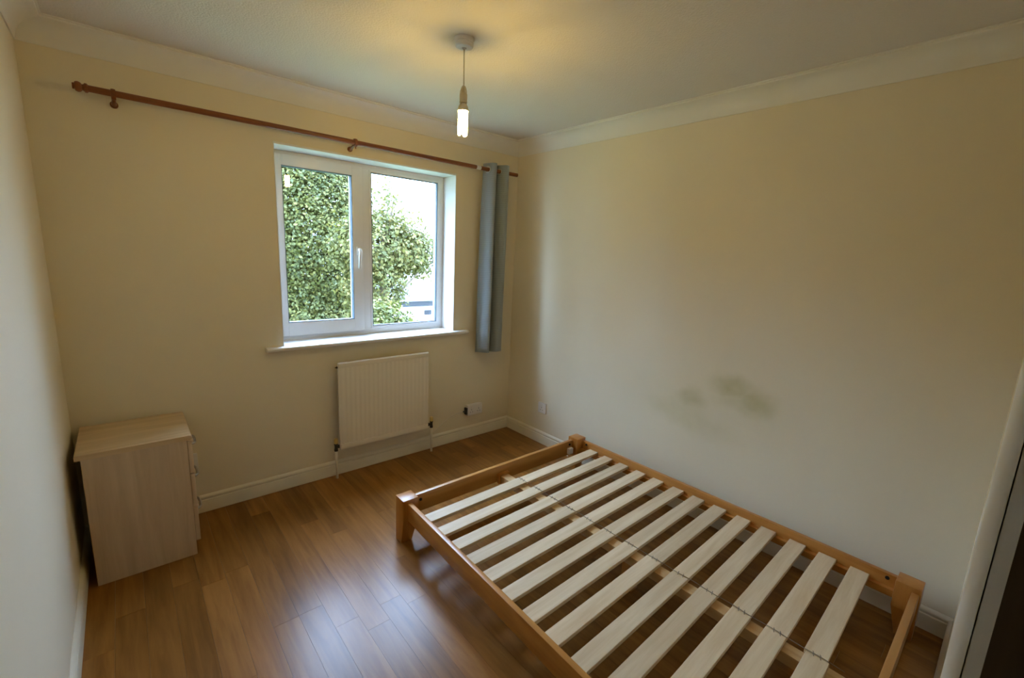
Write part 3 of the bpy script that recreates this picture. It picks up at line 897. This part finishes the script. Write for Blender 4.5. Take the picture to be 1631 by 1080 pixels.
def trunk(parent, base, top, r0, r1, branches, seed):
    rg = random.Random(seed)
    bm = B()
    base, top = Vector(base), Vector(top)
    pts = [base.lerp(top, t / 6) + Vector((rg.uniform(-.06, .06), rg.uniform(-.06, .06), 0)) * (0 if t == 0 else 1) for t in range(7)]
    tube(bm, pts, [r0 + (r1 - r0) * t / 6 for t in range(7)], 10)
    for (fx, end) in branches:
        s = base.lerp(top, fx); e = Vector(end)
        mid_ = s.lerp(e, 0.5) + Vector((rg.uniform(-.1, .1), rg.uniform(-.1, .1), 0.1))
        tube(bm, [s, mid_, e], [r1 * 0.9, r1 * 0.6, r1 * 0.25], 7)
    return build('trunk', bm, 'bark', parent, smooth=True)

t1 = thing('tree', (-4.6, 8.3, GZ), 'tall broad leafy green tree filling the left window pane', 'tree', 'trees outside the window')
trunk(t1, (-4.6, 8.3, GZ), (-4.9, 8.3, 3.0), 0.42, 0.16, [(0.5, (-1.2, 8.0, 1.4)), (0.6, (0.8, 7.9, 2.2)), (0.8, (-9.5, 8.2, 6.5)), (0.5, (0.6, 7.7, 0.4)), (0.6, (-10.5, 8.2, 3.2)), (0.7, (-2.2, 8.0, 3.0))], 1)
leaves('foliage', [(0.75, 8.0, 1.7, 1.35, 0.95, 2.3, 72000), (0.3, 7.9, -0.7, 1.9, 1.1, 1.5, 42000)], 'leaf', t1, 5, 0.060)
leaves('foliage', [(-3.2, 8.4, 1.1, 3.7, 1.25, 2.7, 46000), (-9.9, 8.4, 4.6, 2.4, 1.4, 4.8, 30000), (-9.2, 8.3, 1.0, 1.8, 1.2, 2.4, 12000), (-10.8, 8.3, 2.0, 1.4, 1.2, 3.0, 10000)], 'leaf', t1, 12, 0.17)
t2 = thing('tree', (1.30, 5.5, GZ), 'looser yellow-green tree in the right window pane against the sky', 'tree', 'trees outside the window')
trunk(t2, (1.30, 5.5, GZ), (1.35, 5.4, 1.9), 0.14, 0.05, [(0.7, (2.1, 5.3, 1.7)), (0.75, (0.8, 5.3, 2.3)), (0.85, (1.5, 5.2, 2.5)), (0.6, (1.9, 5.0, 1.1)), (0.55, (0.9, 5.0, 0.8))], 2)
leaves('foliage', [(1.15, 5.3, 1.55, 0.75, 0.65, 0.62, 7500), (1.78, 5.3, 1.50, 0.50, 0.5, 0.42, 4200), (1.05, 5.2, 0.75, 0.55, 0.55, 0.55, 3600), (1.6, 5.2, 2.12, 0.5, 0.4, 0.16, 320), (1.05, 5.2, 2.45, 0.45, 0.4, 0.22, 420),
                   (2.2, 5.4, 1.35, 0.35, 0.4, 0.35, 900)], 'leaf2', t2, 6)
t3 = thing('shrub', (0.65, 3.8, GZ), 'low bushy green shrub at the bottom of the right window pane', 'shrub')
trunk(t3, (0.65, 3.8, GZ), (0.65, 3.8, -0.4), 0.10, 0.05, [(0.7, (0.3, 3.8, -0.1)), (0.7, (1.0, 3.8, -0.1))], 3)
leaves('foliage', [(0.58, 3.8, 0.06, 0.53, 0.35, 0.58, 6500), (0.98, 3.8, -0.13, 0.38, 0.32, 0.50, 3600), (0.68, 3.8, -1.2, 0.8, 0.35, 0.9, 5000)], 'leaf', t3, 8, 0.05)

# low white outbuilding beyond the trees
ob = thing('outbuilding', (6.3, 11.5, GZ), 'low white building with dark fascia and grey roof behind the trees', 'building')
bm = B()
X0, X1_, Y0, Y1_ = 3.9, 9.6, 10.0, 14.0
zt_ = -0.24
build('wall', box(B(), X0, X1_, Y0, Y1_, GZ, zt_), 'render_white', ob)
build('fascia', box(B(), X0 - 0.15, X1_ + 0.15, Y0 - 0.15, Y1_ + 0.15, zt_, -0.07), 'fascia', ob)
bm = hexa(B(), [(X0 - 0.2, Y0 - 0.2, -0.07), (X1_ + 0.2, Y0 - 0.2, -0.07), (X1_ + 0.2, Y1_ + 0.2, -0.07), (X0 - 0.2, Y1_ + 0.2, -0.07)],
          [(X0 + 0.6, Y0 + 1.6, 0.22), (X1_ - 0.6, Y0 + 1.6, 0.22), (X1_ - 0.6, Y1_ - 1.2, 0.22), (X0 + 0.6, Y1_ - 1.2, 0.22)])
build('roof', bm, 'roof', ob)
for xw in (4.90, 6.4, 7.9):
    w = build('window', ring(B(), xw - 0.04, xw + 0.30, -0.58, -0.36, (0.03,) * 4, Y0 - 0.03, Y0 + 0.02, 0), 'upvc', ob)
    build('pane', box(B(), xw - 0.01, xw + 0.27, Y0 - 0.012, Y0 - 0.004, -0.55, -0.39), 'fascia', w)
hedge = thing('hedge', (5.6, 9.2, GZ), 'dark clipped hedge in front of the white building', 'hedge')
build('stems', tube(B(), [(5.6, 9.2, GZ), (5.6, 9.2, -1.2)], [0.08, 0.04], 8), 'bark', hedge)
leaves('foliage', [(4.6, 9.2, -1.55, 0.9, 0.5, 0.95, 3500), (6.2, 9.2, -1.55, 1.1, 0.5, 0.95, 3500)], 'leaf', hedge, 9, 0.09)
